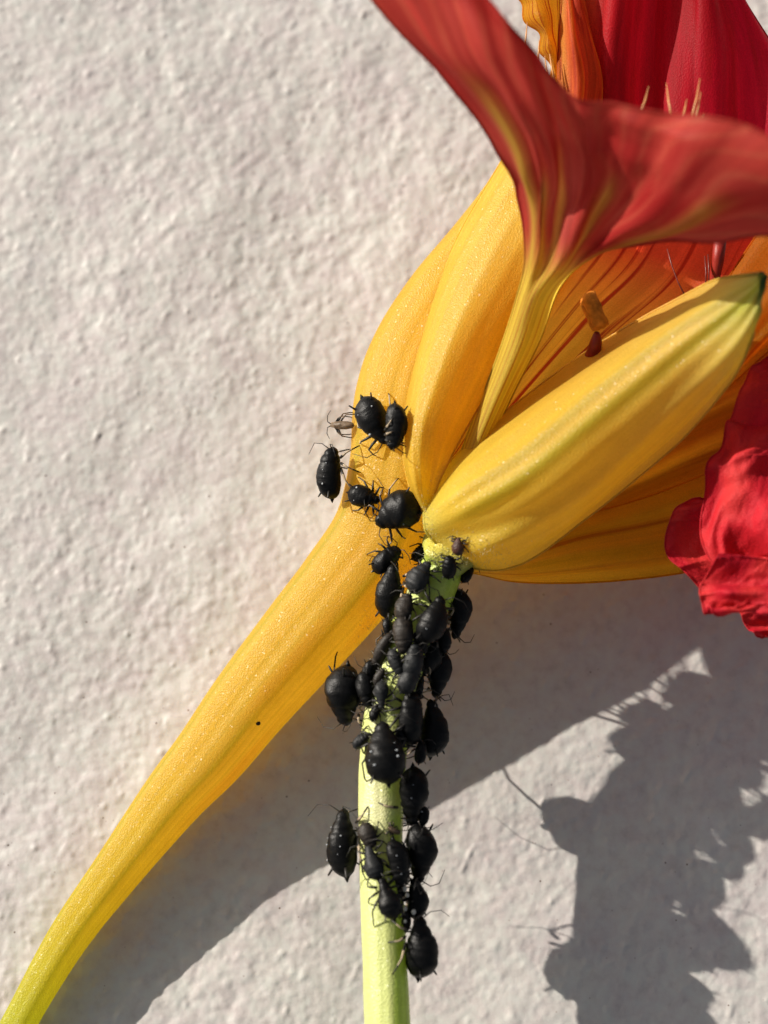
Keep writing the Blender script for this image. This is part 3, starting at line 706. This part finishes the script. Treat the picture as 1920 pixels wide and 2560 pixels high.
def make_aphid(px, py, L_, W_, ang, label, kind='round', mat=None, side=None, dz=0.0, lift=0.0, wax=0, legmat=None, group='black aphids on the stem',
               legs=True, leglen=1.0, name='aphid', cat='aphid', cauda=True, spike=True, seed=None):
    L_ /= 100.0; W_ /= 100.0; L_ *= 1.02; W_ *= 1.06; Hh = W_*(0.9 if side is None else 1.18)
    mat = mat or M_BLACK; legmat = legmat or M_LEGP
    seed = seed if seed is not None else int(px*7+py); r = random.Random(seed)
    d = ray(px, py).normalized()
    if side is None:
        h = BVH.ray_cast(CAM, d)
        if h[0] is None:
            c0 = P(px, py, 4.0); nh = BVH.find_nearest(c0); h = nh
        nrm = h[1] if h[1].dot(d) < 0 else -h[1]
        nrm = (nrm*0.75 - d*0.35).normalized()
        cen = h[0] - d*(Hh*0.42+lift+0.02) 
    else:
        nrm = (RIGHT*side[0] - FWD*side[1] + UP*(side[2] if len(side) > 2 else 0)).normalized()
        cen = P(px, py, 4.0+dz)
    hd = RIGHT*math.cos(math.radians(ang)) + UP*math.sin(math.radians(ang))
    hd = (hd - nrm*hd.dot(nrm)).normalized(); lat = nrm.cross(hd).normalized()
    R = Matrix((hd, lat, nrm)).transposed().to_4x4()
    root = empty(name, cen, label, cat, group)
    root.rotation_euler = R.to_euler(); root.empty_display_size = 0.2
    Mi = (Matrix.Translation(cen) @ R).inverted()
    V, F = body_geo(L_, W_, Hh, kind, seed)
    mesh_obj('body', V, F, mat, root)
    if wax:
        WV, WF = [], []
        for k in range(wax):
            t = 0.30+0.42*k/max(wax-1, 1); w = float(aphid_profile(np.array([t]), kind)[0])
            for s in (-1, 1):
                if r.random() < 0.3: continue
                a = math.radians(90+s*38+r.uniform(-9, 9)); x = (t-0.5+r.uniform(-.025, .025))*L_; arch = (1-(2*t-1)**2)*0.08*L_*0.6
                c = Vector((x, math.cos(a)*W_*0.5*w*1.0, math.sin(a)*Hh*0.5*w*1.0+arch))
                v_, f_ = blob(c, 0.027*r.uniform(0.4, 1.2), 0.9, 1.3, 0.45); b0 = len(WV); WV += v_; WF += [tuple(i+b0 for i in f) for f in f_]
        if WV: mesh_obj('wax_spots', WV, WF, M_WAX, root)['kind'] = 'stuff'
    if spike:
        for s in (-1, 1):
            w = float(aphid_profile(np.array([0.17]), kind)[0])
            p0 = Vector((-0.32*L_, s*W_*0.36*w, Hh*0.30*w)); p1 = p0+Vector((-0.13*L_, s*0.07*L_, 0.05*L_)); 
            V, F = wire_geo([p0, (p0+p1)/2, p1, p1+(p1-p0)*0.12], [0.022*L_/1.2+.006, 0.018*L_/1.2+.005, 0.014*L_/1.2+.004, 0.006], 7); mesh_obj('cornicle', V, F, M_LEGD, root)
    if cauda:
        p0 = Vector((-0.47*L_, 0, 0)); V, F = wire_geo([p0, p0+Vector((-0.05*L_, 0, 0)), p0+Vector((-0.09*L_, 0, -0.01))], [0.05*L_, 0.028*L_, 0.008*L_], 7); mesh_obj('tail', V, F, mat, root)
    if legs:
        Rw = R.to_3x3()
        for k, (xh, fx, fy) in enumerate(((0.30, 0.52, 0.34), (0.20, 0.10, 0.50), (0.10, -0.38, 0.44))):
            for s in (-1, 1):
                if side is not None and r.random() < 0.08: continue
                hip = Vector((xh*L_, s*W_*(0.24 if side is None else 0.34), -Hh*0.14))
                tgt = Vector(((xh*0+fx+r.uniform(-.08, .08))*L_*leglen, s*(W_*0.30+(fy+r.uniform(-.08, .08))*L_*0.62*leglen), -Hh*0.45))
                wt = cen + Rw @ tgt
                nr = BVH.find_nearest(wt)
                foot = Mi @ nr[0]
                # keep the leg inside its reach: step towards the nearest surface below the hip otherwise
                if (foot-hip).length > 0.95*L_*leglen:
                    nr = BVH.find_nearest(cen + Rw @ ((hip+tgt)/2)); foot = Mi @ nr[0]
                    if (foot-hip).length > 1.1*L_*leglen:
                        foot = hip+(foot-hip).normalized()*1.0*L_*leglen
                foot = foot + (Mi.to_3x3() @ (nr[1]*0.0))
                mid = hip.lerp(foot, 0.42); out_ = Vector((0.05*(1 if k < 2 else -1), s*1.0, 0.8)).normalized()
                knee = mid + out_*0.17*L_*leglen
                ank = knee.lerp(foot, 0.82) + out_*0.02*L_
                kw = 0.023*(0.55+0.45*L_/1.3)
                if side is not None and s*lat.dot(-FWD) > 0 and k > 0:
                    hip.y = s*W_*0.40; knee.y = s*max(abs(knee.y), W_*0.60); ank.y = s*max(abs(ank.y), W_*0.42)
                pts = [hip, hip.lerp(knee, 0.5)+out_*0.02, knee, knee.lerp(ank, 0.5), ank, foot]
                V, F = wire_geo(pts, [kw*1.5, kw*1.5, kw*0.95, kw*0.85, kw*0.8, kw*0.55], 6)
                fm = []
                for i in range(5): fm += [1 if i in ((2, 3) if side is None else (1, 2)) else 0]*6
                fm += [0, 0]
                mesh_obj('leg', V, F, [M_LEGD, legmat], root, fmat=fm)
        for s in (-1, 1):
            p0 = Vector((0.45*L_, s*0.10*W_, Hh*0.10)); a = r.uniform(0.5, 1.2)
            p1 = p0+Vector((0.10, s*0.12*a, 0.10))*L_; p2 = p1+Vector((0.04*a-.04, s*0.22, 0.06))*L_; p3 = p2+Vector((-0.20*a, s*0.20, 0.02))*L_
            V, F = wire_geo([p0, p1, p2, p3], [0.016, 0.012, 0.010, 0.006], 5)
            mesh_obj('antenna', V, F, [legmat if False else M_LEGD], root)
    return root

GS = 'black aphids crowded on the stem'; GF = 'black aphids on the yellow flower'
A = make_aphid
Lft, Rgt = (-1.0, 0.25), (1.0, 0.25)
A(936, 1053, 132, 74, -60, 'plump black aphid with two white dots, rear pointing up left, beside the sepal fold', wax=2, group=GF)
A(984, 1066, 112, 50, -97, 'black aphid on its side pressed into the sepal fold, legs at its lower end', side=(0.75, 0.6), dz=1.75, group=GF, kind='long', leglen=.8)
A(832, 1183, 130, 58, 82, 'black aphid with white dots clinging to the outer left edge of the spur', side=(-0.9, 0.45), dz=0.1, wax=4, group=GF, kind='long')
A(910, 1242, 86, 52, -14, 'medium black aphid walking right towards the fat round one on the spur', group=GF, legmat=M_LEGB, wax=1)
A(994, 1280, 122, 92, 212, 'fattest round black aphid on the yellow flower, head down left', group=GF, wax=3)
A(965, 1398, 86, 48, 43, 'small black aphid alone on yellow spur just left of the stem top, head up right', group=GF, legmat=M_LEGB, kind='long')
A(1059, 1376, 76, 38, 24, 'slim black aphid lying across the very top of the stem, head right', group=GF, legmat=M_LEGB, kind='long', lift=.1)
A(1050, 1443, 88, 58, 62, 'grey black aphid with long legs spread over bare green stem top', group=GS, kind='round', legmat=M_LEGD, mat=M_SLATE, lift=.03)
A(1124, 1418, 62, 34, 82, 'little black aphid standing in the middle of the bright green stem top', group=GS, kind='long', legmat=M_LEGD)
A(1146, 1366, 46, 30, 80, 'tiny crumpled rust brown aphid at the base of the flower above the stem', group=GS, mat=M_RUST, legmat=M_LEGB, lift=0.02)
A(1166, 1434, 52, 25, 45, 'tiny slim black aphid jutting from the right side of the stem top', side=(0.7, 0.7), dz=0.55, group=GS, kind='long', legmat=M_LEGD)
A(983, 1480, 142, 66, 74, 'large black aphid on the left of the stem top seen from its side, tail down', side=(-0.85, 0.5), dz=0.25, group=GS)
A(1012, 1520, 72, 46, 92, 'brownish grey stubby aphid near the stem top, above a darker one', group=GS, mat=M_BROWN, kind='long', lift=.15)
A(1010, 1586, 94, 48, -86, 'dark brown black aphid directly below the stubby brownish grey one', group=GS, kind='long', lift=.08, mat=M_BROWN, legmat=M_LEGD)
A(1083, 1550, 122, 68, 66, 'large sleek black aphid with one white dot diagonal across upper stem', group=GS, wax=1, kind='round', legmat=M_LEGD, lift=.05)
A(1138, 1533, 128, 58, -104, 'black aphid hanging off the right side of the upper stem, tail up', side=(0.95, 0.3), dz=0.0, group=GS)
A(957, 1628, 108, 32, 235, 'slender grey brown aphid stretched along the left edge of the stem', side=(-0.6, 0.8), dz=0.55, group=GS, mat=M_BROWN, kind='long', legmat=M_LEGB)
A(991, 1658, 72, 32, -64, 'small narrow grey aphid slanting down right in the mid stem crowd', group=GS, mat=M_SLATE, kind='long', legmat=M_LEGD, lift=.05)
A(1034, 1652, 84, 46, 80, 'black aphid in the centre of the crowded part of the stem, below the green gap', group=GS, legmat=M_LEGD, lift=.12, mat=M_SLATE, kind='long')
A(1070, 1628, 112, 60, 76, 'very dark aphid wedged beneath the large sleek one with a white dot', group=GS, dz=0.25, side=(0.6, 0.8), kind='long')
A(1088, 1680, 126, 58, -98, 'black aphid on the right stem side whose long thin antennae stick out over the wall', side=(0.95, 0.3), dz=0.0, group=GS, leglen=.9)
A(869, 1738, 150, 84, -92, 'biggest aphid on the left of the stem, swollen belly, two spikes pointing up', side=(-0.85, 0.5), dz=-0.12, group=GS)
A(920, 1722, 96, 46, -74, 'dark aphid squeezed between the biggest left aphid and the stem', side=(-0.6, 0.8), dz=0.3, group=GS, kind='long')
A(955, 1738, 70, 36, -86, 'small slate grey pear shaped aphid head down on the bare mid stem', group=GS, mat=M_SLATE, kind='pear', legmat=M_LEGD, lift=.03)
A(1021, 1699, 72, 44, 58, 'dusty grey aphid facing up right in the lower crowd', group=GS, mat=M_SLATE, kind='long', lift=.15, legmat=M_LEGD)
A(1022, 1796, 132, 62, 90, 'long dark aphid beside the broad white dotted one on its right', group=GS, lift=.05, kind='long', legmat=M_LEGD)
A(1076, 1820, 140, 66, 87, 'black aphid on right side of mid stem with pale legs folded across, tail spike down', side=(0.95, 0.3), dz=0.0, group=GS)
A(962, 1882, 150, 94, 98, 'broadest aphid square on the stem front with two rows of white dots', group=GS, wax=5, legmat=M_LEGB, lift=.02)
A(902, 1852, 48, 28, 38, 'little grey aphid poking out at the left shoulder of the broadest one', side=(-0.3, 0.95), dz=0.5, group=GS, mat=M_SLATE, legmat=M_LEGB, kind='long')
A(1027, 1990, 142, 68, -96, 'black aphid on the right edge of the clear pale stretch of stem, head down', side=(0.6, 0.8), dz=0.35, group=GS, wax=3)
A(865, 2108, 166, 72, 94, 'large black aphid on left of lower stem with white dots, standing out over the wall', side=(-0.75, 0.65), dz=-0.12, wax=5, group=GS)
A(921, 2088, 64, 42, -60, 'small dark brown aphid by the head of the lower left dotted one', group=GS, mat=M_BROWN, legmat=M_LEGD, kind='long')
A(932, 2157, 88, 46, 112, 'slim aphid on the lower stem, nose to tail with a pear shaped one', group=GS, mat=M_SLATE, kind='pear', legmat=M_LEGD)
A(969, 2246, 104, 54, 108, 'pear shaped black aphid, lowest on the stem front, thin long legs', group=GS, kind='pear', legmat=M_LEGD, leglen=1.1)
A(994, 2157, 112, 54, -80, 'speckled black aphid in the middle of the lower stem, head down', group=GS, wax=4, legmat=M_LEGD, kind='long')
A(1043, 2135, 146, 70, -84, 'large glossy black aphid bulging from the right of the lower stem', side=(0.9, 0.4), dz=0.1, group=GS)
A(1036, 2246, 100, 50, 102, 'black aphid second from the bottom on the right stem side', side=(0.9, 0.4), dz=0.1, group=GS)
A(1044, 2368, 150, 76, 93, 'lowest aphid of all, fat and black, at the bottom right of the cluster', side=(0.8, 0.55), dz=0.15, group=GS)
A(1062, 1722, 66, 34, -70, 'half hidden small black nymph right of the dusty grey aphid', group=GS, kind='long', legmat=M_LEGD, lift=.05)
A(938, 1782, 44, 22, 70, 'tiny black nymph between the biggest left aphid and the broadest front one', group=GS, kind='long', legmat=M_LEGD)
A(1000, 1842, 50, 24, -75, 'tiny dark nymph at the right shoulder of the broadest front aphid', group=GS, kind='long', legmat=M_LEGD, lift=.1)
A(1108, 1600, 66, 32, -80, 'small black nymph under the tail of the large sleek diagonal aphid', side=(0.7, 0.7), dz=0.5, group=GS, kind='long', legmat=M_LEGD)
A(926, 1680, 62, 30, -105, 'small black nymph at the stem edge above the biggest left aphid', side=(-0.7, 0.6), dz=0.35, group=GS, kind='long', legmat=M_LEGD)
A(1003, 2232, 46, 22, -72, 'tiny dark nymph right of the pear shaped aphid by the white grains', group=GS, kind='long', legmat=M_LEGB)
A(1012, 2300, 56, 26, 84, 'small dark nymph at the stem edge above the lowest aphid', group=GS, kind='long', legmat=M_LEGB, mat=M_BROWN)
A(1056, 2040, 50, 26, -100, 'small black nymph hanging just above the large glossy aphid on the right', side=(0.8, 0.5), dz=0.2, group=GS, kind='long')
A(972, 1570, 52, 24, -80, 'tiny dark nymph on the left edge of the stem beside the dark brown aphid', side=(-0.6, 0.75), dz=0.5, group=GS, kind='long', legmat=M_LEGD)
A(948, 1692, 46, 22, 60, 'tiny brown nymph above the small slate pear shaped aphid', group=GS, mat=M_BROWN, kind='long', legmat=M_LEGD)
A(1052, 1608, 54, 26, -60, 'tiny black nymph tucked below the tail of the white dotted sleek aphid', group=GS, kind='long', legmat=M_LEGD, lift=.08)
A(1050, 1880, 58, 28, 80, 'small dark nymph between the broadest aphid and the right stem side', side=(0.5, 0.85), dz=0.4, group=GS, kind='long')
# shed skins
A(856, 1063, 66, 20, 178, 'translucent brown shed aphid skin with spindly legs at the left edge of the flower', side=(-0.4, 0.9), dz=0.2, group=None, mat=M_SKIN, legmat=M_SKIN, kind='long', name='shed_skin', cat='insect skin', spike=False, cauda=False, leglen=1.2)
A(985, 2077, 38, 13, 160, 'small crumpled pale shed skin on the green stem above the speckled aphid', group=None, mat=M_SKIN, legmat=M_SKIN, kind='long', name='shed_skin', cat='insect skin', spike=False, cauda=False, leglen=1.1)

# white grains by the lower stem
for i, (x, y, s, where) in enumerate(((972, 2197, 4, 'beside the speckled aphid'), (1017, 2198, 5, 'topmost in the row down the stem'), (1012, 2222, 6, 'second from the top of the row down the stem'), (1018, 2238, 5, 'third from the top of the row down the stem'),
                           (1034, 2280, 6, 'on the second lowest aphid'), (1013, 2272, 5, 'fourth in the row down the stem'), (1013, 2303, 4, 'lowest in the row down the stem'))):
    d = ray(x, y); h = BVH.ray_cast(CAM, d.normalized()); p = h[0] if h[0] is not None else P(x, y, 4.4)
    if x > 1000: p = p - d.normalized()*0.12
    V, F = blob(Vector((0, 0, 0)), s/100, 1, 1.2, 0.9)
    o = mesh_obj('grain', V, F, M_DROP, None); o.location = p; o['label'] = 'tiny white grain ' + where; o['category'] = 'grain'; o['group'] = 'white grains on the lower stem'

# specks of dirt
d = ray(645, 1808).normalized(); h = BVH.ray_cast(CAM, d)
V, F = blob(Vector((0, 0, 0)), 0.07, 1.0, 0.8, 0.7); V = [v*(1+0.25*noise2(np.array([v.x*30+9]), np.array([v.y*30+v.z*17+9]), 3)[0]) for v in V]
o = mesh_obj('dirt_speck', V, F, M_SPECK, None); o.location = h[0]; o['label'] = 'single dark brown dirt speck on the yellow spur'; o['category'] = 'dirt speck'
